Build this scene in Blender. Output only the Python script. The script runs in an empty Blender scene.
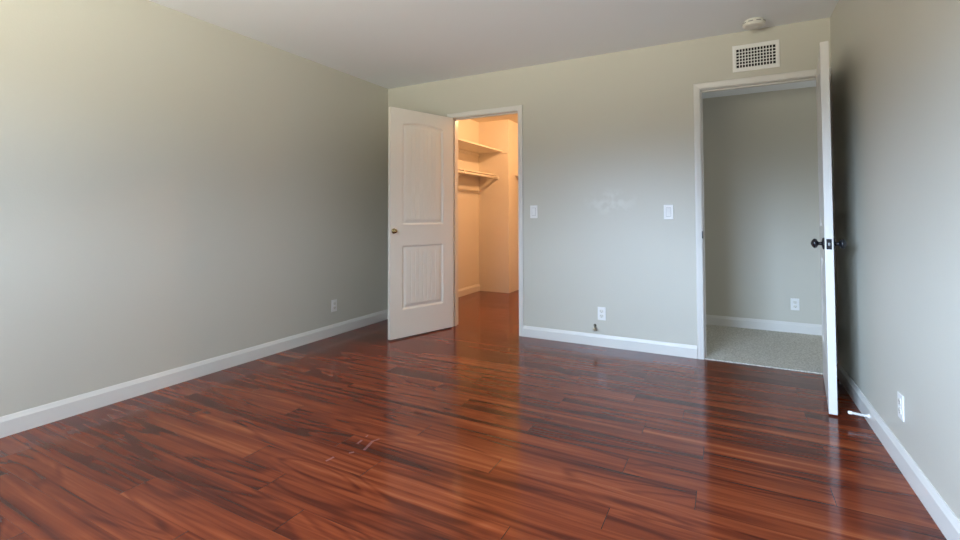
import bpy, bmesh, math, random
from mathutils import Matrix, Vector

# ------------------------------------------------------------------ dimensions
W, H = 3.83, 2.44            # bedroom width and ceiling height
YF = -4.70                   # front wall (behind the camera), the back wall stands at y = 0
T = 0.12                     # wall thickness
CX0, CX1 = 0.795, 1.503      # closet opening
HX0, HX1 = 3.017, 3.783      # hall opening
HEAD = 2.045                 # opening height
CLX, CLY, NIX, NIY = 2.40, 2.62, 0.474, 2.06   # closet extents, corner block
HY, HZ = 1.23, 2.25          # hall far wall and hall ceiling

# ------------------------------------------------------------------ camera, world, lights, exposure
S = bpy.context.scene
C = S.collection


def make_camera():
    f, cy = 467.2656, 201.624
    yaw, pitch, roll = -0.48659, 0.029314, -0.0026547
    pos = Vector((3.18512, -3.92676, 1.08740))
    F = Vector((math.sin(yaw) * math.cos(pitch), math.cos(yaw) * math.cos(pitch), math.sin(pitch)))
    R0 = Vector((math.cos(yaw), -math.sin(yaw), 0))
    U0 = R0.cross(F)
    c, s = math.cos(roll), math.sin(roll)
    R, U = c * R0 + s * U0, -s * R0 + c * U0
    cam = bpy.data.cameras.new('camera')
    cam.sensor_width = 36
    cam.sensor_fit = 'HORIZONTAL'
    cam.lens = f * 36 / 960
    cam.shift_y = (cy - 270) / 960
    cam.clip_start = 0.02
    o = bpy.data.objects.new('camera', cam)
    M = Matrix((R, U, -F)).transposed().to_4x4()
    M.translation = pos
    o.matrix_world = M
    C.objects.link(o)
    S.camera = o


make_camera()

GROUND = (23.6, 23.0, 19.2)
SKY = (29.0, 39.5, 55.0)
WX0, WX1, WZ0, WZ1 = 0.75, 2.55, 1.00, 2.10    # window in the front wall


def make_world():
    """daylight outside the window: sunlit ground below, trees along the horizon, open sky brighter towards one side"""
    w = bpy.data.worlds.new('daylight')
    S.world = w
    w.use_nodes = True
    nt = w.node_tree
    L = nt.links.new
    bg = nt.nodes['Background']
    tc = nt.nodes.new('ShaderNodeTexCoord')
    sp = nt.nodes.new('ShaderNodeSeparateXYZ')
    L(tc.outputs['Generated'], sp.inputs[0])

    def rng(src, a, b, c, d):
        n = nt.nodes.new('ShaderNodeMapRange')
        n.interpolation_type = 'SMOOTHSTEP'
        for i, v in enumerate((a, b, c, d)):
            n.inputs[i + 1].default_value = v
        L(src, n.inputs[0])
        return n.outputs[0]

    def scaled(col, fac):
        n = nt.nodes.new('ShaderNodeVectorMath')
        n.operation = 'SCALE'
        n.inputs[0].default_value = col
        L(fac, n.inputs['Scale'])
        return n.outputs[0]

    def mul(x, y):
        n = nt.nodes.new('ShaderNodeMath')
        n.operation = 'MULTIPLY'
        L(x, n.inputs[0])
        L(y, n.inputs[1])
        return n.outputs[0]

    ground = scaled(GROUND, rng(sp.outputs['Z'], -0.04, -0.16, 0.06, 1.0))
    side = nt.nodes.new('ShaderNodeMath')
    side.operation = 'ADD'
    L(rng(sp.outputs['X'], 0.25, -0.60, 0.20, 1.65), side.inputs[0])
    L(rng(sp.outputs['X'], 0.35, 0.62, 0.0, 0.22), side.inputs[1])
    sky = scaled(SKY, mul(rng(sp.outputs['Z'], 0.0, 0.14, 0.0, 1.0), side.outputs[0]))
    ad = nt.nodes.new('ShaderNodeVectorMath')
    ad.operation = 'ADD'
    L(ground, ad.inputs[0])
    L(sky, ad.inputs[1])
    L(ad.outputs[0], bg.inputs[0])
    bg.inputs[1].default_value = 1.0


make_world()


def lamp(name, kind, loc, energy, color, **kw):
    d = bpy.data.lights.new(name, kind)
    d.energy = energy
    d.color = color
    for k, v in kw.items():
        setattr(d, k, v)
    o = bpy.data.objects.new(name, d)
    o.location = loc
    C.objects.link(o)
    return o


p = lamp('window_portal', 'AREA', ((WX0 + WX1) / 2, YF - 0.06, (WZ0 + WZ1) / 2), 1, (1, 1, 1),
         shape='RECTANGLE', size=WX1 - WX0, size_y=WZ1 - WZ0)
p.rotation_euler = (math.radians(90), 0, 0)
p.data.cycles.is_portal = True
lamp('closet_bulb', 'POINT', (1.42, 1.25, 2.39), 78, (1.0, 0.52, 0.235), shadow_soft_size=0.035)
hl = lamp('hall_fill', 'AREA', (5.38, 0.68, 1.0), 8, (0.95, 0.98, 1.0), shape='RECTANGLE', size=0.8, size_y=1.3)  # added fill light at the unseen hall end, which has no window
hl.rotation_euler = (math.radians(90), 0, math.radians(90))

S.view_settings.view_transform = 'Standard'
S.view_settings.look = 'None'
S.view_settings.gamma = 1
S.view_settings.use_curve_mapping = False
S.view_settings.exposure = 0.0
S.cycles.diffuse_bounces = 8


# ------------------------------------------------------------------ materials
def new_mat(name, color, rough=0.5, spec=0.5, metal=0.0):
    m = bpy.data.materials.new(name)
    m.use_nodes = True
    b = m.node_tree.nodes['Principled BSDF']
    b.inputs['Base Color'].default_value = (*color, 1)
    b.inputs['Roughness'].default_value = rough
    b.inputs['Specular IOR Level'].default_value = spec
    b.inputs['Metallic'].default_value = metal
    return m, m.node_tree, b


def add_bump(nt, b, scale, strength, dist, detail=2.0):
    tc = nt.nodes.new('ShaderNodeTexCoord')
    n = nt.nodes.new('ShaderNodeTexNoise')
    n.inputs['Scale'].default_value = scale
    n.inputs['Detail'].default_value = detail
    bp = nt.nodes.new('ShaderNodeBump')
    bp.inputs['Strength'].default_value = strength
    bp.inputs['Distance'].default_value = dist
    nt.links.new(tc.outputs['Object'], n.inputs['Vector'])
    nt.links.new(n.outputs[0], bp.inputs['Height'])
    nt.links.new(bp.outputs[0], b.inputs['Normal'])
    return n


def mat_paint(name, color, rough=0.36, spec=0.28, bump=0.12):
    m, nt, b = new_mat(name, color, rough, spec)
    n = add_bump(nt, b, 90, bump, 0.004)
    # very faint roller mottling
    mx = nt.nodes.new('ShaderNodeMix')
    mx.data_type = 'RGBA'
    n2 = nt.nodes.new('ShaderNodeTexNoise')
    n2.inputs['Scale'].default_value = 3
    mx.inputs[6].default_value = (*[c * 0.985 for c in color], 1)
    mx.inputs[7].default_value = (*[min(1, c * 1.015) for c in color], 1)
    nt.links.new(n2.outputs[0], mx.inputs[0])
    nt.links.new(mx.outputs[2], b.inputs['Base Color'])
    return m


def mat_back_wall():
    """the wall paint with a slightly paler, uneven patch between the two switches"""
    m = mat_paint('greige_wall_paint_pale_patch', (0.555, 0.540, 0.470))
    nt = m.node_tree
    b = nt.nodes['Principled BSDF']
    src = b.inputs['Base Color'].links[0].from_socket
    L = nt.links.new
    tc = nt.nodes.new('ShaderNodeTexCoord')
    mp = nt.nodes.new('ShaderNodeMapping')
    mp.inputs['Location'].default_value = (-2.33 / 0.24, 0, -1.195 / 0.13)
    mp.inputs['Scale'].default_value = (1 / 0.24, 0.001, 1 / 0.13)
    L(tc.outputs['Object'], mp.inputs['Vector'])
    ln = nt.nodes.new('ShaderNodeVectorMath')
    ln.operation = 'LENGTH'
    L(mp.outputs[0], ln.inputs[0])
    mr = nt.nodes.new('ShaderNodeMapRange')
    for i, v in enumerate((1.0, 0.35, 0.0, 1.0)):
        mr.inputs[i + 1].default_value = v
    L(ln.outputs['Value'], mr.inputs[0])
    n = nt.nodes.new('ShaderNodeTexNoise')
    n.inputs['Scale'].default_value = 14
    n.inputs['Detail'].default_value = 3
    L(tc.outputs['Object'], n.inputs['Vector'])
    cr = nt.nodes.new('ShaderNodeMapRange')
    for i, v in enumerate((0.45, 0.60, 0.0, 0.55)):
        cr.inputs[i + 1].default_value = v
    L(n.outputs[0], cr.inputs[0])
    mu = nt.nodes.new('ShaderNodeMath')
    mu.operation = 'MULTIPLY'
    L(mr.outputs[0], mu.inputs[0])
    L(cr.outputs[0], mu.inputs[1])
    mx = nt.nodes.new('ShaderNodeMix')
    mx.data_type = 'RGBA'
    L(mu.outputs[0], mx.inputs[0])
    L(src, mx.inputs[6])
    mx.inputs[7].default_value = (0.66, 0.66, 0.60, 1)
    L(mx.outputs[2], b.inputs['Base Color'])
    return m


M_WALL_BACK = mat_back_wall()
M_WALL = mat_paint('greige_wall_paint', (0.555, 0.540, 0.470))
M_CLOSET = mat_paint('closet_wall_paint', (0.72, 0.68, 0.60), 0.6, 0.25, 0.08)
M_CEIL = mat_paint('ceiling_paint', (0.85, 0.885, 0.92), 0.8, 0.15, 0.2)
M_TRIM = mat_paint('white_trim_gloss', (0.69, 0.68, 0.645), 0.32, 0.5, 0.01)
M_DOOR = mat_paint('white_door_paint', (0.82, 0.78, 0.70), 0.34, 0.5, 0.01)
M_SHELF = mat_paint('white_shelf_paint', (0.74, 0.70, 0.62), 0.5, 0.4, 0.02)
M_PLASTIC = mat_paint('white_plastic', (0.80, 0.80, 0.78), 0.35, 0.5, 0.0)
M_IVORY = mat_paint('ivory_plastic', (0.72, 0.71, 0.65), 0.45, 0.4, 0.0)
M_SLOT = new_mat('dark_slot', (0.03, 0.03, 0.03), 0.7, 0.2)[0]
M_GREYGAP = new_mat('grey_gap_plastic', (0.42, 0.42, 0.41), 0.5, 0.3)[0]
M_BLACK = new_mat('black_oiled_metal', (0.008, 0.008, 0.011), 0.25, 0.6, 0.0)[0]
M_BRASS = new_mat('aged_brass', (0.36, 0.28, 0.13), 0.22, 0.5, 1.0)[0]
M_NICKEL = new_mat('dull_nickel', (0.30, 0.30, 0.29), 0.4, 0.5, 1.0)[0]
M_DUCT = new_mat('dark_duct', (0.012, 0.012, 0.013), 0.8, 0.1)[0]
M_CABLE = new_mat('dark_cable_sheath', (0.16, 0.14, 0.10), 0.5, 0.4)[0]
M_RUBBER = new_mat('white_rubber', (0.80, 0.82, 0.82), 0.6, 0.3)[0]


def mat_carpet():
    m, nt, b = new_mat('grey_beige_carpet', (0.42, 0.40, 0.34), 0.95, 0.05)
    tc = nt.nodes.new('ShaderNodeTexCoord')
    n = nt.nodes.new('ShaderNodeTexNoise')
    n.inputs['Scale'].default_value = 100
    n.inputs['Detail'].default_value = 4
    cr = nt.nodes.new('ShaderNodeValToRGB')
    cr.color_ramp.elements[0].position = 0.33
    cr.color_ramp.elements[0].color = (0.38, 0.365, 0.31, 1)
    cr.color_ramp.elements[1].position = 0.62
    cr.color_ramp.elements[1].color = (0.66, 0.645, 0.58, 1)
    bp = nt.nodes.new('ShaderNodeBump')
    bp.inputs['Strength'].default_value = 0.8
    bp.inputs['Distance'].default_value = 0.01
    nt.links.new(tc.outputs['Object'], n.inputs['Vector'])
    nt.links.new(n.outputs[0], cr.inputs[0])
    nt.links.new(cr.outputs[0], b.inputs['Base Color'])
    nt.links.new(n.outputs[0], bp.inputs['Height'])
    nt.links.new(bp.outputs[0], b.inputs['Normal'])
    return m


M_CARPET = mat_carpet()


def mat_floor():
    m, nt, b = new_mat('tigerwood_planks', (0.2, 0.06, 0.03), 0.15, 0.30)
    L = nt.links.new

    def node(t, **kw):
        n = nt.nodes.new(t)
        for k, v in kw.items():
            setattr(n, k, v)
        return n

    def math_(op, a, bb=None, clamp=False):
        n = node('ShaderNodeMath', operation=op, use_clamp=clamp)
        for i, v in enumerate((a, bb)):
            if v is None:
                continue
            if isinstance(v, (int, float)):
                n.inputs[i].default_value = v
            else:
                L(v, n.inputs[i])
        return n.outputs[0]

    def mapping(src, scale, loc=(0, 0, 0), rot=(0, 0, 0)):
        n = node('ShaderNodeMapping')
        n.inputs['Scale'].default_value = scale
        n.inputs['Location'].default_value = loc
        n.inputs['Rotation'].default_value = rot
        L(src, n.inputs['Vector'])
        return n.outputs[0]

    def noise(vec, scale, detail=3, rough=0.55, dist=0.0):
        n = node('ShaderNodeTexNoise')
        n.inputs['Scale'].default_value = scale
        n.inputs['Detail'].default_value = detail
        n.inputs['Roughness'].default_value = rough
        n.inputs['Distortion'].default_value = dist
        L(vec, n.inputs['Vector'])
        return n.outputs[0]

    def ramp(fac, stops):
        n = node('ShaderNodeValToRGB')
        e = n.color_ramp.elements
        e[0].position, e[0].color = stops[0][0], (*stops[0][1], 1)
        e[1].position, e[1].color = stops[-1][0], (*stops[-1][1], 1)
        for p_, c_ in stops[1:-1]:
            x = e.new(p_)
            x.color = (*c_, 1)
        L(fac, n.inputs[0])
        return n.outputs[0]

    def mix(fac, a, c, blend='MIX'):
        n = node('ShaderNodeMix', data_type='RGBA', blend_type=blend)
        if isinstance(fac, (int, float)):
            n.inputs[0].default_value = fac
        else:
            L(fac, n.inputs[0])
        for i, v in ((6, a), (7, c)):
            if isinstance(v, tuple):
                n.inputs[i].default_value = (*v, 1)
            else:
                L(v, n.inputs[i])
        return n.outputs[2]

    uvg = node('ShaderNodeUVMap', uv_map='grain').outputs[0]
    uvl = node('ShaderNodeUVMap', uv_map='local').outputs[0]
    tone = node('ShaderNodeAttribute', attribute_name='tone').outputs['Fac']

    # flowing figure: contour bands of a stretched noise, over long streaks of three widths
    flow = noise(mapping(uvg, (0.80, 4.6, 1)), 1.0, 2.0, 0.45, 0.5)
    sn = math_('MULTIPLY', math_('SINE', math_('MULTIPLY', flow, 42.0)), 0.5)
    lines = math_('POWER', math_('ADD', sn, 0.5), 3.0)
    bands = math_('SUBTRACT', math_('MULTIPLY', sn, 0.5), lines)
    wide = noise(mapping(uvg, (0.38, 8.0, 1), (3.1, 1.7, 0)), 1.0, 3, 0.5, 0.3)
    streak = noise(mapping(uvg, (0.6, 26.0, 1), (5.3, 2.9, 0)), 1.0, 3, 0.6, 0.25)
    fine = noise(mapping(uvg, (2.2, 60.0, 1)), 1.0, 3, 0.6, 0.2)
    zone = noise(mapping(uvg, (0.9, 3.0, 1), (7.7, 5.1, 0)), 1.0, 1, 0.5, 0.2)
    v = math_('MULTIPLY', math_('SUBTRACT', wide, 0.5), 0.70)
    v = math_('ADD', v, math_('MULTIPLY', math_('SUBTRACT', streak, 0.5), 0.66))
    v = math_('ADD', v, math_('MULTIPLY', bands, math_('MULTIPLY', zone, 0.36)))
    v = math_('ADD', v, math_('MULTIPLY', math_('SUBTRACT', fine, 0.5), 0.15))
    v = math_('ADD', v, math_('MULTIPLY', math_('SUBTRACT', tone, 0.5), 0.07))
    v = math_('ADD', v, 0.535)
    col = ramp(v, [(0.20, (0.038, 0.0090, 0.0060)), (0.37, (0.088, 0.0170, 0.0080)),
                   (0.48, (0.150, 0.0285, 0.0110)), (0.60, (0.215, 0.0460, 0.0160)),
                   (0.76, (0.330, 0.0950, 0.0350))])

    # seams: along the long edge and at the plank ends
    sx = node('ShaderNodeSeparateXYZ')
    L(uvl, sx.inputs[0])
    e1 = math_('LESS_THAN', sx.outputs['X'], 0.0026)
    e2 = math_('LESS_THAN', sx.outputs['Y'], 0.0011)
    seam = math_('MAXIMUM', e1, math_('MULTIPLY', e2, 0.55))
    col = mix(math_('MULTIPLY', seam, 0.9), col, (0.012, 0.005, 0.004))

    # faint pale scuffs by the middle of the room
    obj = node('ShaderNodeTexCoord').outputs['Object']
    scn = noise(obj, 60.0, 2, 0.6)
    total = None
    for (x, y, ang, ln, wd) in ((1.605, -2.185, 99, 0.022, 0.006), (1.666, -2.190, 104, 0.047, 0.007),
                                (1.662, -2.132, 67, 0.018, 0.005), (1.642, -2.278, 51, 0.012, 0.006),
                                (1.597, -2.366, 82, 0.022, 0.006), (1.595, -2.121, 105, 0.012, 0.004)):
        a = math.radians(ang)
        ca, sa = math.cos(a), math.sin(a)
        dx = node('ShaderNodeVectorMath', operation='DOT_PRODUCT')
        L(obj, dx.inputs[0])
        dx.inputs[1].default_value = (ca, sa, 0)
        dy = node('ShaderNodeVectorMath', operation='DOT_PRODUCT')
        L(obj, dy.inputs[0])
        dy.inputs[1].default_value = (-sa, ca, 0)
        ax = math_('DIVIDE', math_('ABSOLUTE', math_('SUBTRACT', dx.outputs['Value'], x * ca + y * sa)), ln)
        ay = math_('DIVIDE', math_('ABSOLUTE', math_('SUBTRACT', dy.outputs['Value'], -x * sa + y * ca)), wd)
        k = math_('SUBTRACT', 1.0, math_('MAXIMUM', ax, ay), True)
        total = k if total is None else math_('MAXIMUM', total, k)
    scuff = math_('MULTIPLY', math_('MULTIPLY', math_('GREATER_THAN', total, 0.02), scn), 0.65)
    col = mix(scuff, col, (0.42, 0.22, 0.22))

    L(col, b.inputs['Base Color'])
    rn = noise(obj, 2.0, 3, 0.5)
    r = math_('MULTIPLY_ADD', rn, 0.06)
    nt.nodes[-1].inputs[2].default_value = 0.11
    L(r, b.inputs['Roughness'])
    bp = node('ShaderNodeBump')
    bp.inputs['Strength'].default_value = 0.25
    bp.inputs['Distance'].default_value = 0.0012
    hgt = math_('SUBTRACT', 1.0, seam)
    L(hgt, bp.inputs['Height'])
    L(bp.outputs[0], b.inputs['Normal'])
    return m


M_FLOOR = mat_floor()


# ------------------------------------------------------------------ mesh helpers
def finish(name, bm, mat, parent=None, smooth=False):
    me = bpy.data.meshes.new(name)
    bmesh.ops.recalc_face_normals(bm, faces=bm.faces)
    bm.to_mesh(me)
    bm.free()
    me.materials.append(mat)
    if smooth:
        for f in me.polygons:
            f.use_smooth = True
    o = bpy.data.objects.new(name, me)
    C.objects.link(o)
    if parent is not None:
        o.parent = parent
    return o


def add_box(bm, x0, x1, y0, y1, z0, z1, bevel=0.0, seg=2):
    vs = [bm.verts.new((x, y, z)) for x in (x0, x1) for y in (y0, y1) for z in (z0, z1)]
    idx = ((0, 1, 3, 2), (4, 6, 7, 5), (0, 4, 5, 1), (2, 3, 7, 6), (0, 2, 6, 4), (1, 5, 7, 3))
    fs = [bm.faces.new([vs[i] for i in q]) for q in idx]
    if bevel:
        es = list({e for f in fs for e in f.edges})
        bmesh.ops.bevel(bm, geom=es, offset=bevel, segments=seg, affect='EDGES', profile=0.6)


def boxes(name, mat, lst, parent=None, bevel=0.0):
    bm = bmesh.new()
    for q in lst:
        add_box(bm, *q, bevel=bevel)
    return finish(name, bm, mat, parent)


def add_lathe(bm, prof, origin, axis, seg=32):
    """prof = [(radius, distance along axis)]; caps close where the radius is 0"""
    ax = Vector(axis).normalized()
    u = ax.orthogonal().normalized()
    w = ax.cross(u)
    o = Vector(origin)
    rings = []
    for r, h in prof:
        if r < 1e-6:
            rings.append([bm.verts.new(o + ax * h)])
        else:
            rings.append([bm.verts.new(o + ax * h + (u * math.cos(t) + w * math.sin(t)) * r)
                          for t in (2 * math.pi * i / seg for i in range(seg))])
    for a, c in zip(rings, rings[1:]):
        for i in range(seg):
            j = (i + 1) % seg
            if len(a) == 1 and len(c) == 1:
                continue
            if len(a) == 1:
                bm.faces.new((a[0], c[i], c[j]))
            elif len(c) == 1:
                bm.faces.new((a[i], c[0], a[j]))
            else:
                bm.faces.new((a[i], c[i], c[j], a[j]))


def lathe(name, mat, prof, origin, axis, parent=None, seg=32):
    bm = bmesh.new()
    add_lathe(bm, prof, origin, axis, seg)
    return finish(name, bm, mat, parent, True)


def add_tube(bm, pts, r, seg=10):
    pts = [Vector(q) for q in pts]
    rings = []
    u = None
    for i, q in enumerate(pts):
        d = (pts[min(i + 1, len(pts) - 1)] - pts[max(i - 1, 0)]).normalized()
        u = d.orthogonal().normalized() if u is None else (u - d * u.dot(d)).normalized()
        w = d.cross(u)
        rr = r[i] if isinstance(r, (list, tuple)) else r
        rings.append([bm.verts.new(q + (u * math.cos(t) + w * math.sin(t)) * rr)
                      for t in (2 * math.pi * k / seg for k in range(seg))])
    for a, c in zip(rings, rings[1:]):
        for k in range(seg):
            bm.faces.new((a[k], c[k], c[(k + 1) % seg], a[(k + 1) % seg]))
    bm.faces.new(rings[0])
    bm.faces.new(rings[-1])


def add_sweep(bm, prof, path, closed_profile=True):
    """prof: list of points already as functions of station -> lists of 3-D vertices"""
    rings = [[bm.verts.new(q) for q in st] for st in path]
    n = len(rings[0])
    for a, c in zip(rings, rings[1:]):
        for k in range(n):
            bm.faces.new((a[k], a[(k + 1) % n], c[(k + 1) % n], c[k]))
    bm.faces.new(rings[0])
    bm.faces.new(rings[-1])


def empty(name, loc=(0, 0, 0), rot=0.0, frame=None):
    o = bpy.data.objects.new(name, None)
    o.empty_display_size = 0.1
    if frame is not None:
        o.matrix_world = frame
    else:
        o.location = loc
        o.rotation_euler = (0, 0, rot)
    C.objects.link(o)
    return o


def tag(o, label, cat, group=None, kind=None):
    o['label'] = label
    o['category'] = cat
    if group:
        o['group'] = group
    if kind:
        o['kind'] = kind
    return o


def struct(o, label, cat):
    return tag(o, label, cat, kind='structure')


# ------------------------------------------------------------------ room shell
struct(boxes('wall_left', M_WALL, [(-T, 0, YF - T, T, 0, H)]),
       'long greige left wall, empty but for one outlet near its far end', 'wall')
struct(boxes('wall_right', M_WALL, [(W, W + T, YF - T, 0, 0, H)]),
       'greige right wall beside the open hall door', 'wall')
J = 0.018
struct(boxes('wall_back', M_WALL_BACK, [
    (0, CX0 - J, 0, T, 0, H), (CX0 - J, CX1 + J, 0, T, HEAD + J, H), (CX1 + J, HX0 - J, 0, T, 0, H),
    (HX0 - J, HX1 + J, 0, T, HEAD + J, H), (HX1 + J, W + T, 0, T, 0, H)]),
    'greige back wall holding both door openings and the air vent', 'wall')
struct(boxes('wall_front', M_WALL, [
    (0, WX0, YF - T, YF, 0, H), (WX1, W, YF - T, YF, 0, H),
    (WX0, WX1, YF - T, YF, 0, WZ0), (WX0, WX1, YF - T, YF, WZ1, H)]),
    'greige front wall with the wide window opening', 'wall')
struct(boxes('ceiling', M_CEIL, [(-T, W + T, YF - T, T, H, H + 0.1)]),
       'flat pale grey bedroom ceiling with one smoke detector', 'ceiling')

# closet and hall beyond the back wall
struct(boxes('wall_closet_left', M_CLOSET, [(-T, 0, T, NIY, 0, H)]),
       'cream closet wall on the left carrying the long shelves', 'wall')
struct(boxes('wall_closet_corner', M_CLOSET, [(-T, NIX, NIY, CLY + T, 0, H)]),
       'boxed out cream wall corner at the end of the closet shelves', 'wall')
struct(boxes('wall_closet_back', M_CLOSET, [(NIX, CLX + 0.06, CLY, CLY + T, 0, H)]),
       'cream closet back wall deep behind the boxed out corner', 'wall')
struct(boxes('wall_closet_right', M_CLOSET, [(CLX, CLX + 0.06, T, CLY, 0, H)]),
       'cream closet wall on the right, out of sight from the room', 'wall')
struct(boxes('ceiling_closet', M_CLOSET, [(-T, CLX + 0.06, T, CLY + T, H, H + 0.1)]),
       'cream closet ceiling glowing in warm lamp light', 'ceiling')
struct(boxes('wall_hall_far', M_WALL, [(CLX + 0.06, 5.4, HY, HY + T, 0, HZ)]),
       'dim greige hall wall seen through the right doorway', 'wall')
struct(boxes('wall_hall_right', M_WALL, [(5.4, 5.52, T, HY + T, 0, HZ)]),
       'greige hall end wall hidden behind the hall door', 'wall')
struct(boxes('wall_hall_near', M_WALL, [(W + T, 5.4, 0, T, 0, HZ)]),
       'greige hall wall continuing past the bedroom corner', 'wall')
struct(boxes('ceiling_hall', M_CEIL, [(CLX + 0.06, 5.4, T, HY + T, HZ, HZ + 0.1)]),
       'lower grey ceiling of the dim hall', 'ceiling')
struct(boxes('floor_hall', M_CARPET, [(HX0 - J, HX1 + J, 0.004, T, -0.05, 0.007), (CLX + 0.06, 5.4, T, HY, -0.05, 0.007)]),
       'flecked grey beige carpet floor in the hall doorway', 'floor')


# ------------------------------------------------------------------ plank floor
def make_floor():
    rnd = random.Random(7)
    bm = bmesh.new()
    uvg = bm.loops.layers.uv.new('grain')
    uvl = bm.loops.layers.uv.new('local')
    tone = bm.faces.layers.float.new('tone')
    PW, PL = 0.134, 1.25
    known = {-3: 0.27, -2: 1.06, -1: 0.53, 0: 0.27, 1: 1.245, 2: 0.56, 3: 0.28, 4: 1.026, 5: 0.56, 6: 0.275, 7: 1.028,
             8: 0.57, 9: 0.29, 10: 1.06, 11: 0.455, 12: 0.18, 13: 1.04, 14: 0.466, 15: 0.181, 16: 1.044, 17: 0.466, 18: 0.176}
    cyc = {0: 0.18, 1: 1.04, 2: 0.466}

    def quad(xa, xb, ya, yb, xs, ys, ox, oy, tn):
        vs = [bm.verts.new(q) for q in ((xa, ya, 0), (xb, ya, 0), (xb, yb, 0), (xa, yb, 0))]
        f = bm.faces.new(vs)
        f[tone] = tn
        for l in f.loops:
            x, y, _ = l.vert.co
            l[uvg].uv = (x - xs + ox, y - ys + oy)
            l[uvl].uv = (x - xs, y - ys)

    for k in range(-16, 42):
        ys = -2.675 + PW * k
        off = known.get(k, cyc[k % 3] + rnd.uniform(-.02, .02))
        for q in range(-2, 5):
            xs = off + q * PL
            ox, oy, tn = rnd.uniform(0, 40), rnd.uniform(0, 40), rnd.random()
            for (rx0, rx1, ry0, ry1) in ((0, W, YF, 0.0), (0, CLX, 0.0, CLY)):
                xa, xb, ya, yb = max(xs, rx0), min(xs + PL, rx1), max(ys, ry0), min(ys + PW, ry1)
                if xb - xa > 1e-4 and yb - ya > 1e-4:
                    quad(xa, xb, ya, yb, xs, ys, ox, oy, tn)
    bmesh.ops.remove_doubles(bm, verts=bm.verts, dist=1e-5)
    o = finish('floor', bm, M_FLOOR)
    if o.data.polygons[0].normal.z < 0:
        o.data.flip_normals()
    return o


struct(make_floor(), 'glossy red brown hardwood plank floor of bedroom and closet', 'floor')
struct(boxes('floor_base', M_SLOT, [(-T, W + T, YF - T, 0.0, -0.10, -0.055), (-T, CLX + 0.06, 0.0, CLY + T, -0.10, -0.055)]),
       'slab beneath the planks, out of sight', 'floor')


# ------------------------------------------------------------------ baseboards
def baseboard(name, a, b, nrm, label, h=0.10, mat=None):
    t = 0.014
    prof = [(0, 0), (t, 0), (t, h - 0.024), (t * 0.75, h - 0.016), (t * 0.45, h - 0.004), (t * 0.3, h), (0, h)]
    bm = bmesh.new()
    n = Vector((*nrm, 0))
    st = [[Vector((*q, 0)) + n * d + Vector((0, 0, z)) for d, z in prof] for q in (a, b)]
    add_sweep(bm, None, st)
    return struct(finish(name, bm, mat or M_TRIM), label, 'baseboard')


CW = 0.0435       # casing width
baseboard('baseboard_left', (0, YF), (0, 0), (1, 0), 'white baseboard running along the long left wall')
baseboard('baseboard_right', (W, YF), (W, 0), (-1, 0), 'white baseboard along the right wall behind the hall door')
baseboard('baseboard_back', (CX1 + CW, 0), (HX0 - CW - 0.006, 0), (0, -1), 'white baseboard on the back wall between the two doorways', 0.095)
baseboard('baseboard_corner', (0.014, 0), (CX0 - CW - 0.006, 0), (0, -1), 'short white baseboard behind the open closet door', 0.095)
baseboard('baseboard_front', (0.014, YF), (W - 0.014, YF), (0, 1), 'white baseboard below the window')
baseboard('baseboard_hall', (CLX + 0.06, HY), (5.4, HY), (0, -1), 'white baseboard along the carpeted hall')
baseboard('baseboard_closet', (0, T), (0, NIY), (1, 0), 'white baseboard on the closet wall below the shelves')


# ------------------------------------------------------------------ door casings and jambs
def casing(name, x0, x1, label, strike_z=None):
    root = empty(name, ((x0 + x1) / 2, 0, 0))
    ox = (x0 + x1) / 2
    r, w, t = 0.004, CW, 0.015
    # mitred profile swept up, across, down (d = outward from opening, y = out of wall)
    prof = [(0, 0), (0, -0.009), (0.006, -0.011), (0.016, -0.0125), (0.030, -t), (w - 0.004, -t), (w, -t + 0.004), (w, 0)]
    L_, R_, Tp = x0 - r - ox, x1 + r - ox, HEAD + r
    bm = bmesh.new()
    st = [[Vector((L_ - d, y, 0)) for d, y in prof], [Vector((L_ - d, y, Tp + d)) for d, y in prof],
          [Vector((R_ + d, y, Tp + d)) for d, y in prof], [Vector((R_ + d, y, 0)) for d, y in prof]]
    add_sweep(bm, None, st)
    finish('casing', bm, M_TRIM, root)
    boxes('jamb', M_TRIM, [(x0 - J - ox, x0 - ox, 0, T, 0, HEAD + J), (x1 - ox, x1 + J - ox, 0, T, 0, HEAD + J),
                           (x0 - ox, x1 - ox, 0, T, HEAD, HEAD + J)], root)
    boxes('door_stop_strip', M_TRIM, [(x0 - ox, x0 + 0.011 - ox, 0.042, 0.076, 0, HEAD), (x1 - 0.011 - ox, x1 - ox, 0.042, 0.076, 0, HEAD),
                                      (x0 + 0.011 - ox, x1 - 0.011 - ox, 0.042, 0.076, HEAD - 0.011, HEAD)], root, 0.002)
    # casing on the far side
    boxes('rear_casing', M_TRIM, [(L_ - w, L_, T, T + 0.013, 0, Tp + w), (R_, R_ + w, T, T + 0.013, 0, Tp + w), (L_, R_, T, T + 0.013, Tp, Tp + w)], root, 0.003)
    if strike_z:
        s = boxes('strike_plate', M_BLACK, [(x0 - 0.0038 - ox, x0 + 0.0022 - ox, -0.0105, 0.032, strike_z - 0.028, strike_z + 0.028)], root, 0.0005)
        s['label'] = 'black strike plate'
    return struct(root, label, 'door casing')


casing('trim_1', CX0, CX1, 'white casing around the lit closet doorway')
casing('trim_2', HX0, HX1, 'white casing around the carpeted hall doorway', 0.935)


# ------------------------------------------------------------------ moulded two panel doors
def smooth(t):
    t = max(0.0, min(1.0, t))
    return t * t * (3 - 2 * t)


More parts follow.
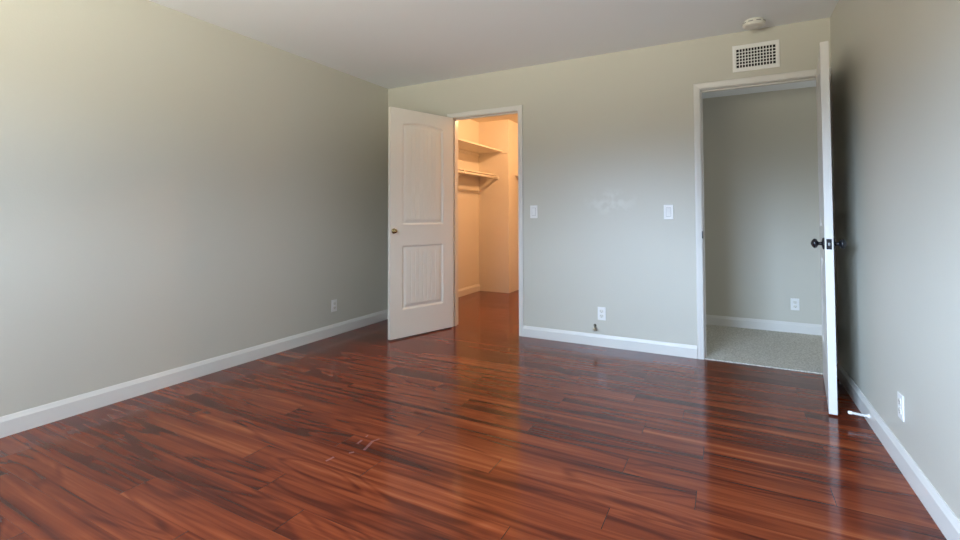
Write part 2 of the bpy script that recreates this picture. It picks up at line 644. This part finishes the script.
def panel_height(u, v, w):
    """relief of one door face: negative is into the slab"""
    m = 0.125
    best = 0.0
    for (va, vb, rise) in ((0.243, 0.806, 0.0), (0.996, 1.894, 0.024)):
        x = (u - w / 2) / (w / 2 - m)
        top = vb + rise * (1 - x * x)
        d = min(u - m, w - m - u, v - va, top - v)
        if d <= 0:
            continue
        # ogee: quick drop, flat, long slope up to a sunk field
        if d < 0.010:
            h = -0.0105 * smooth(d / 0.010)
        elif d < 0.016:
            h = -0.0105
        elif d < 0.048:
            h = -0.0105 + 0.0080 * smooth((d - 0.016) / 0.032)
        else:
            h = -0.0025
            g = (u - m - 0.05) / ((w - 2 * m - 0.10) / 8)
            fr = abs(g - round(g)) * ((w - 2 * m - 0.10) / 8)
            if fr < 0.0055 and 0.5 < g < 7.5:
                h -= 0.0034 * (1 - fr / 0.0055)
        best = h
    return best


def door_slab(name, w, h, t, z0, parent, mat):
    """local x from hinge to lock edge, y = 0 one face, y = t the other, moulded on both faces"""
    us = set()
    n = 142
    for i in range(n + 1):
        us.add(round(w * i / n, 5))
    for k in range(1, 8):        # crisp bead board grooves
        gx = 0.175 + k * (w - 0.35) / 8
        us = {q for q in us if abs(q - gx) > 0.0075}
        us |= {round(gx + d, 5) for d in (-0.0056, -0.0028, 0.0, 0.0028, 0.0056)}
    us = sorted(us)
    vs = []
    v = 0.0
    while v < h:
        vs.append(v)
        near = any(abs(v - q) < 0.055 for q in (0.243, 0.806, 0.996, 1.905))
        v += 0.005 if near else 0.03
    vs.append(h)
    bm = bmesh.new()
    grids = []
    for side in (0, 1):
        g = [[bm.verts.new((u, (-panel_height(u, vv, w)) if side == 0 else t + panel_height(u, vv, w), z0 + vv)) for vv in vs] for u in us]
        grids.append(g)
        for i in range(len(us) - 1):
            for j in range(len(vs) - 1):
                f = bm.faces.new((g[i][j], g[i + 1][j], g[i + 1][j + 1], g[i][j + 1]))
                f.smooth = True
    a, c = grids
    nu, nv = len(us), len(vs)
    for i in range(nu - 1):
        bm.faces.new((a[i][0], a[i + 1][0], c[i + 1][0], c[i][0]))
        bm.faces.new((a[i][nv - 1], a[i + 1][nv - 1], c[i + 1][nv - 1], c[i][nv - 1]))
    for j in range(nv - 1):
        bm.faces.new((a[0][j], a[0][j + 1], c[0][j + 1], c[0][j]))
        bm.faces.new((a[nu - 1][j], a[nu - 1][j + 1], c[nu - 1][j + 1], c[nu - 1][j]))
    bmesh.ops.recalc_face_normals(bm, faces=bm.faces)
    # keep the slab edges crisp
    for e in bm.edges:
        if len(e.link_faces) == 2 and e.calc_face_angle(0) > math.radians(60):
            e.smooth = False
    return finish(name, bm, mat, parent)


def hinges(root, xs, ysign_y, mat):
    for z in (0.25, 1.05, 1.83):
        bm = bmesh.new()
        add_lathe(bm, [(0, -0.048), (0.0045, -0.048), (0.006, -0.044), (0.006, 0.044), (0.0045, 0.048), (0, 0.048)], (xs, ysign_y, z), (0, 0, 1), 14)
        add_box(bm, xs, xs + 0.003, min(ysign_y, ysign_y + 0.03), max(ysign_y, ysign_y + 0.03), z - 0.044, z + 0.044)
        finish('hinge', bm, mat, root)


# closet door: hinged on the left, swung wide into the room
hp = Vector((0.790, -0.012))
lk = Vector((0.5607, -0.6870))
ang = math.atan2(lk.y - hp.y, lk.x - hp.x)
cd = empty('door_1', (hp.x, hp.y, 0), ang)
CDW = 0.7115
door_slab('door_slab', CDW, 2.030, 0.035, 0.012, cd, M_DOOR)
# small brass knob on the face seen from the room, and its rose
kb = lathe('brass_knob', M_BRASS, [(0, 0.036), (0.008, 0.0355), (0.0165, 0.031), (0.0195, 0.024), (0.0165, 0.017), (0.009, 0.012), (0.0075, 0.005), (0.021, 0.004), (0.0235, 0.0), (0, 0.0)],
           (0.676, 0.035, 0.952), (0, 1, 0), cd)
kb['label'] = 'small brass knob'
lathe('rear_knob', M_BRASS, [(0, 0.036), (0.008, 0.0355), (0.0165, 0.031), (0.0195, 0.024), (0.0165, 0.017), (0.009, 0.012), (0.0075, 0.005), (0.021, 0.004), (0.0235, 0.0), (0, 0.0)],
      (0.676, 0.0, 0.952), (0, -1, 0), cd)
for z in (0.25, 1.05, 1.83):
    bm = bmesh.new()
    add_lathe(bm, [(0, -0.044), (0.0045, -0.044), (0.0045, 0.044), (0, 0.044)], (-0.004, -0.002, z), (0, 0, 1), 12)
    finish('hinge', bm, M_NICKEL, cd, True)
struct(cd, 'white two panel arch top closet door swung open toward the left wall', 'door')

# hall door: hinged on the right, standing almost square to the back wall
hh = Vector((3.7405, -0.016))
lk = Vector((3.6535, -0.7827))
ang = math.atan2(lk.y - hh.y, lk.x - hh.x)
hd = empty('door_2', (hh.x, hh.y, 0), ang)
HDW = (lk - hh).length
door_slab('door_slab', HDW, 2.030, 0.038, 0.010, hd, M_TRIM)
# local y runs to the right of the opened slab (towards the wall) when seen from the camera
KX, KZ = HDW - 0.062, 0.925


def round_knob(side, label):
    y0, s = (0.0, -1) if side == 'room' else (0.038, 1)
    k = lathe('knob', M_BLACK, [(0, 0.0), (0.0105, 0.0), (0.0095, 0.008), (0.0085, 0.014), (0.0105, 0.019), (0.0195, 0.023), (0.0255, 0.028),
                                (0.0272, 0.034), (0.0255, 0.040), (0.019, 0.046), (0.009, 0.051), (0.004, 0.0525), (0, 0.053)],
              (KX, y0 + s * 0.009, KZ), (0, s, 0), hd)
    k['label'] = label
    r = lathe('rosette', M_BLACK, [(0, 0.0), (0.0325, 0.0), (0.0325, 0.004), (0.029, 0.0085), (0.018, 0.0105), (0.011, 0.012), (0, 0.012)],
              (KX, y0, KZ), (0, s, 0), hd)
    return k


round_knob('room', 'black round knob')
round_knob('wall', 'black round knob')
lp = boxes('latch_plate', M_BLACK, [(HDW, HDW + 0.0016, 0.007, 0.031, KZ - 0.0285, KZ + 0.0285)], hd, 0.0006)
lp['label'] = 'black latch plate'
bm = bmesh.new()
add_box(bm, HDW + 0.001, HDW + 0.009, 0.0145, 0.0245, KZ - 0.0085, KZ + 0.0085, bevel=0.003)
b_ = finish('latch_bolt', bm, M_NICKEL, hd)
b_['label'] = 'silver latch bolt'
for z in (0.25, 1.05, 1.83):
    bm = bmesh.new()
    add_lathe(bm, [(0, -0.044), (0.005, -0.044), (0.005, 0.044), (0, 0.044)], (-0.002, 0.043, z), (0, 0, 1), 12)
    finish('hinge', bm, M_BLACK, hd, True)
struct(hd, 'white hall door with black knobs seen edge on beside the right wall', 'door')


# ------------------------------------------------------------------ window in the front wall (behind the camera)
wn = empty('window_1', ((WX0 + WX1) / 2, YF, WZ0))
hw = (WX1 - WX0) / 2
hz = WZ1 - WZ0
boxes('window_frame', M_TRIM, [(-hw, -hw + 0.04, -0.10, -0.03, 0, hz), (hw - 0.04, hw, -0.10, -0.03, 0, hz), (-hw + 0.04, hw - 0.04, -0.10, -0.03, 0, 0.04), (-hw + 0.04, hw - 0.04, -0.10, -0.03, hz - 0.04, hz),
                               (-0.03, 0.03, -0.095, -0.04, 0.04, hz - 0.04)], wn)
boxes('window_sill', M_TRIM, [(-hw - 0.04, hw + 0.04, -0.0, 0.05, -0.02, 0.0)], wn, 0.004)
struct(wn, 'wide white framed sliding window behind the viewer', 'window')


# ------------------------------------------------------------------ wall fittings, each in a frame x right, y out of wall, z up
def wall_frame(pos, right, out):
    r, n = Vector(right), Vector(out)
    M = Matrix((r, n, Vector((0, 0, 1)))).transposed().to_4x4()
    M.translation = Vector(pos)
    return M


def plate_mesh(name, w, h, t, parent):
    bm = bmesh.new()
    add_box(bm, -w / 2, w / 2, 0, t, -h / 2, h / 2, bevel=0.0025, seg=3)
    return finish(name, bm, M_PLASTIC, parent)


def make_outlet():
    root = empty('wall_outlet')
    plate_mesh('cover_plate', 0.066, 0.108, 0.006, root)
    for sz in (-1, 1):
        bm = bmesh.new()
        n = 20
        pts = []
        for i in range(n):
            a = 2 * math.pi * i / n
            x, z = 0.0172 * math.cos(a), 0.0172 * math.sin(a)
            pts.append((x, max(-0.0135, min(0.0135, z))))
        a_ = [bm.verts.new((x, 0.004, z + sz * 0.0195)) for x, z in pts]
        c_ = [bm.verts.new((x, 0.0085, z + sz * 0.0195)) for x, z in pts]
        bm.faces.new(c_)
        for i in range(n):
            bm.faces.new((a_[i], a_[(i + 1) % n], c_[(i + 1) % n], c_[i]))
        rc = finish('receptacle', bm, M_IVORY, root)
        bm = bmesh.new()
        zc = sz * 0.0195
        add_box(bm, -0.0082, -0.0058, 0.006, 0.0088, zc - 0.002, zc + 0.007)
        add_box(bm, 0.0058, 0.0082, 0.006, 0.0088, zc - 0.001, zc + 0.006)
        add_lathe(bm, [(0, 0.006), (0.0026, 0.006), (0.0026, 0.0088), (0, 0.0088)], (0, 0, zc - 0.008), (0, 1, 0), 12)
        s = finish('contact_slots', bm, M_SLOT, rc)
    lathe('screw', M_PLASTIC, [(0, 0.0075), (0.0025, 0.0072), (0.0032, 0.006), (0.0032, 0.004)], (0, 0, 0), (0, 1, 0), root, 12)
    return root


def make_switch():
    root = empty('light_switch')
    plate_mesh('cover_plate', 0.070, 0.115, 0.006, root)
    bm = bmesh.new()
    add_box(bm, -0.0182, 0.0182, 0.004, 0.0064, -0.0355, 0.0355)
    finish('switch_surround', bm, M_GREYGAP, root)
    bm = bmesh.new()
    vs = [bm.verts.new(q) for q in ((-0.0162, 0.005, -0.0330), (0.0162, 0.005, -0.0330), (0.0162, 0.005, 0.0330), (-0.0162, 0.005, 0.0330),
                                    (-0.0158, 0.0072, -0.0326), (0.0158, 0.0072, -0.0326), (0.0158, 0.0105, 0.0326), (-0.0158, 0.0105, 0.0326),
                                    (-0.0158, 0.0078, 0.0), (0.0158, 0.0078, 0.0))]
    for q in ((0, 1, 5, 4), (1, 2, 6, 9, 5), (2, 3, 7, 6), (3, 0, 4, 8, 7), (4, 5, 9, 8), (8, 9, 6, 7)):
        bm.faces.new([vs[i] for i in q])
    finish('rocker', bm, M_PLASTIC, root)
    return root


def dup(root, frame):
    r = root.copy()
    C.objects.link(r)
    r.matrix_world = frame
    for ch in list(root.children):
        c = ch.copy()
        C.objects.link(c)
        c.parent = r
        for g in list(ch.children):
            d = g.copy()
            C.objects.link(d)
            d.parent = c
    return r


BACK, LEFT, RIGHT = ((1, 0, 0), (0, -1, 0)), ((0, 1, 0), (1, 0, 0)), ((0, -1, 0), (-1, 0, 0))
outlet_spots = [
    (wall_frame((2.250, 0, 0.269), *BACK), 'white duplex outlet on the back wall above the cut cable'),
    (wall_frame((0, -0.760, 0.268), *LEFT), 'white duplex outlet low on the long left wall'),
    (wall_frame((W, -1.301, 0.267), *RIGHT), 'white duplex outlet on the right wall near the door stop'),
    (wall_frame((3.720, HY, 0.265), *BACK), 'white duplex outlet on the dim hall wall'),
]
first = None
for fr, lab in outlet_spots:
    if first is None:
        first = make_outlet()
        first.matrix_world = fr
        o = first
    else:
        o = dup(first, fr)
    tag(o, lab, 'outlet', 'wall outlets')
switch_spots = [
    (wall_frame((1.655, 0, 1.118), *BACK), 'white rocker light switch right beside the closet doorway'),
    (wall_frame((2.779, 0, 1.109), *BACK), 'white rocker light switch left of the hall doorway'),
]
first = None
for fr, lab in switch_spots:
    if first is None:
        first = make_switch()
        first.matrix_world = fr
        o = first
    else:
        o = dup(first, fr)
    tag(o, lab, 'light switch', 'rocker light switches')


# cut cable sticking out of the wall
cb = empty('cable_stub', (2.192, 0, 0.150))
lathe('wall_hole', M_SLOT, [(0, 0.0008), (0.011, 0.0008), (0.012, 0)], (0, 0, 0.016), (0, -1, 0), cb, 16)
bm = bmesh.new()
add_tube(bm, [(0, 0.004, 0.018), (0.001, -0.010, 0.020), (0.003, -0.020, 0.013), (0.006, -0.025, 0.000)], 0.0058)
finish('cable_sheath', bm, M_CABLE, cb, True)
M_COPPER = new_mat('dull_copper_wire', (0.55, 0.36, 0.16), 0.4, 0.5, 0.6)[0]
M_TANWIRE = new_mat('tan_wire_sleeve', (0.60, 0.52, 0.36), 0.5, 0.4)[0]
for pts, mt in (([(0.006, -0.024, 0.004), (-0.006, -0.028, -0.008), (-0.011, -0.026, -0.022)], M_TANWIRE),
                ([(0.006, -0.024, 0.003), (0.008, -0.029, -0.012), (0.006, -0.027, -0.026)], M_COPPER),
                ([(0.006, -0.024, 0.004), (0.016, -0.028, -0.006), (0.020, -0.026, -0.022)], M_CABLE)):
    bm = bmesh.new()
    add_tube(bm, pts, 0.0042, 8)
    finish('wire', bm, mt, cb, True)
tag(cb, 'frayed cut cable poking out of the back wall under the outlet', 'cable')


# ------------------------------------------------------------------ air vent over the hall doorway
vt = empty('air_vent', frame=wall_frame((3.3862, 0, 2.2400), *BACK))
VW, VH, IW, IH = 0.2975, 0.1975, 0.246, 0.137
bm = bmesh.new()
prof = [(0, 0), (0, 0.006), (0.004, 0.009), (0.020, 0.009), (0.0255, 0.006), (0.0255, -0.004)]
ring = []
for sx, sz in ((-1, -1), (1, -1), (1, 1), (-1, 1)):
    ring.append([bm.verts.new((sx * (VW / 2 - d), y, sz * (VH / 2 - d * (VH - IH) / (VW - IW)))) for d, y in prof])
for i in range(4):
    a, c = ring[i], ring[(i + 1) % 4]
    for k in range(len(prof) - 1):
        bm.faces.new((a[k], a[k + 1], c[k + 1], c[k]))
finish('vent_frame', bm, M_PLASTIC, vt)
boxes('duct_backing', M_DUCT, [(-IW / 2 - 0.004, IW / 2 + 0.004, 0.0004, 0.0010, -IH / 2 - 0.004, IH / 2 + 0.004)], vt)
nvv, nhh = 13, 6
bm = bmesh.new()
for i in range(1, nvv):
    x = -IW / 2 + IW * i / nvv
    add_box(bm, x - 0.0029, x + 0.0029, 0.0035, 0.0078, -IH / 2, IH / 2)
finish('vertical_louvers', bm, M_PLASTIC, vt)
bm = bmesh.new()
for j in range(1, nhh):
    z = -IH / 2 + IH * j / nhh
    add_box(bm, -IW / 2, IW / 2, 0.0010, 0.0034, z - 0.0031, z + 0.0031)
finish('horizontal_louvers', bm, M_PLASTIC, vt)
boxes('damper_lever', M_PLASTIC, [(0.0985, 0.1055, 0.0045, 0.017, 0.008, 0.017)], vt, 0.002)
tag(vt, 'white grid air vent on the back wall above the hall doorway', 'air vent')

# smoke detector on the ceiling
sd = empty('smoke_detector', (3.370, -0.185, H))
lathe('mounting_base', M_IVORY, [(0, 0), (0.060, 0), (0.060, 0.010), (0.056, 0.013), (0, 0.013)], (0, 0, 0), (0, 0, -1), sd, 40)
lathe('detector_body', M_IVORY, [(0, 0.011), (0.060, 0.011), (0.069, 0.013), (0.071, 0.018), (0.070, 0.025), (0.0655, 0.0275), (0.0655, 0.0315), (0.069, 0.033), (0.067, 0.038), (0.058, 0.043), (0.040, 0.0455), (0.036, 0.044), (0.030, 0.0465), (0, 0.048)],
      (0, 0, 0), (0, 0, -1), sd, 48)
bm = bmesh.new()
for k in range(9):
    a0 = 2 * math.pi * k / 9
    q = [a0 + i * (0.42 / 4) for i in range(5)]
    inn = [bm.verts.new((0.0712 * math.cos(a), 0.0712 * math.sin(a), -0.0185)) for a in q]
    out = [bm.verts.new((0.0712 * math.cos(a), 0.0712 * math.sin(a), -0.0225)) for a in q]
    in2 = [bm.verts.new((0.066 * math.cos(a), 0.066 * math.sin(a), -0.0185)) for a in q]
    ou2 = [bm.verts.new((0.066 * math.cos(a), 0.066 * math.sin(a), -0.0225)) for a in q]
    for i in range(4):
        bm.faces.new((inn[i], inn[i + 1], out[i + 1], out[i]))
        bm.faces.new((in2[i], in2[i + 1], ou2[i + 1], ou2[i]))
        bm.faces.new((inn[i], inn[i + 1], in2[i + 1], in2[i]))
        bm.faces.new((out[i], out[i + 1], ou2[i + 1], ou2[i]))
    bm.faces.new((inn[0], out[0], ou2[0], in2[0]))
    bm.faces.new((inn[4], out[4], ou2[4], in2[4]))
finish('smoke_slots', bm, M_SLOT, sd)
lathe('test_button', M_IVORY, [(0.009, 0.046), (0.009, 0.0490), (0.006, 0.0498), (0, 0.05)], (0.018, 0, 0), (0, 0, -1), sd, 20)
tag(sd, 'round off white smoke detector on the ceiling above the vent', 'smoke detector')

# spring door stop on the right baseboard
ds = empty('door_stop', (W - 0.014, -0.842, 0.050))
lathe('stop_base', M_TRIM, [(0, 0), (0.013, 0), (0.013, 0.004), (0.009, 0.010), (0.0075, 0.014), (0, 0.014)], (0, 0, 0), (-1, 0, 0), ds, 20)
bm = bmesh.new()
pts = []
for i in range(14 * 10 + 1):
    a = 2 * math.pi * i / 10
    pts.append((-0.012 - 0.064 * i / 140, 0.0046 * math.cos(a), 0.0046 * math.sin(a) + 0.003 * (i / 140)))
add_tube(bm, pts, 0.0021, 6)
finish('spring', bm, M_PLASTIC, ds, True)
lathe('rubber_tip', M_RUBBER, [(0, 0.0), (0.008, 0.0), (0.0088, 0.003), (0.0088, 0.014), (0.007, 0.018), (0, 0.019)], (-0.072, 0, 0.003), (-1, 0, 0), ds, 20)
tag(ds, 'white spring door stop on the right baseboard by the hall door', 'door stop')

# ------------------------------------------------------------------ closet shelving
SY0, SY1 = T, NIY
up = empty('closet_shelf', (0, SY0, 1.985))
boxes('shelf_board', M_SHELF, [(0, 0.380, 0.0, SY1 - SY0, 0, 0.019)], up, 0.0015)
boxes('wall_cleat', M_SHELF, [(0, 0.019, 0.0, SY1 - SY0, -0.040, 0), (0.019, 0.455, SY1 - SY0 - 0.016, SY1 - SY0, -0.024, 0)], up, 0.001)
boxes('upright_divider', M_SHELF, [(0.020, 0.258, 0.900, 0.918, -0.3105, -0.0005)], up, 0.001)
tag(up, 'upper white closet shelf along the left closet wall', 'shelf', 'closet shelves')
lo = empty('closet_shelf', (0, SY0, 1.655))
boxes('shelf_board', M_SHELF, [(0, 0.262, 0.0, SY1 - SY0, 0, 0.019)], lo, 0.0015)
tag(lo, 'lower white closet shelf just above the hanging rod', 'shelf', 'closet shelves')

rod = empty('closet_rod', (0.298, SY0, 1.620))
bm = bmesh.new()
add_tube(bm, [(0, 0.002, 0), (0, 0.8, 0), (0, 1.4, 0), (0, SY1 - SY0 - 0.002, 0)], 0.0175, 20)
finish('rod_bar', bm, M_SHELF, rod, True)
for y, s in ((SY1 - SY0, -1), (0.0, 1)):
    lathe('rod_socket', M_SHELF, [(0, 0), (0.030, 0), (0.030, 0.004), (0.022, 0.007), (0.021, 0.020), (0.0155, 0.020)], (0, y, 0), (0, s, 0), rod, 24)
bm = bmesh.new()
add_box(bm, -0.012, 0.012, 0.966, 1.002, 0.012, 0.034, bevel=0.002)
add_box(bm, -0.290, 0.010, 0.978, 0.990, 0.022, 0.030)
n = 14
prev = None
for i in range(n + 1):
    a = math.pi * (0.95 + 1.15 * i / n)
    pr = [bm.verts.new((r * math.cos(a), y, r * math.sin(a))) for r, y in ((0.0178, 0.966), (0.0230, 0.966), (0.0230, 1.002), (0.0178, 1.002))]
    if prev:
        for k in range(4):
            bm.faces.new((prev[k], prev[(k + 1) % 4], pr[(k + 1) % 4], pr[k]))
    else:
        bm.faces.new(pr)
    prev = pr
bm.faces.new(prev)
add_tube(bm, [(-0.004, 0.984, -0.010), (-0.285, 0.984, -0.165)], 0.006, 8)
finish('support_hook', bm, M_SHELF, rod)
tag(rod, 'white closet hanging rod held by a hook below the lower shelf', 'rod')

# short shelf at the deep closet wall, only its end shows past the boxed out corner
sh = empty('closet_shelf', (NIX, CLY, 1.655))
boxes('shelf_board', M_SHELF, [(0, 1.2, -0.340, 0, 0, 0.019)], sh, 0.0015)
boxes('wall_cleat', M_SHELF, [(0, 0.019, -0.290, 0, -0.040, 0)], sh, 0.001)
tag(sh, 'white shelf end peeking out beside the right closet casing', 'shelf', 'closet shelves')
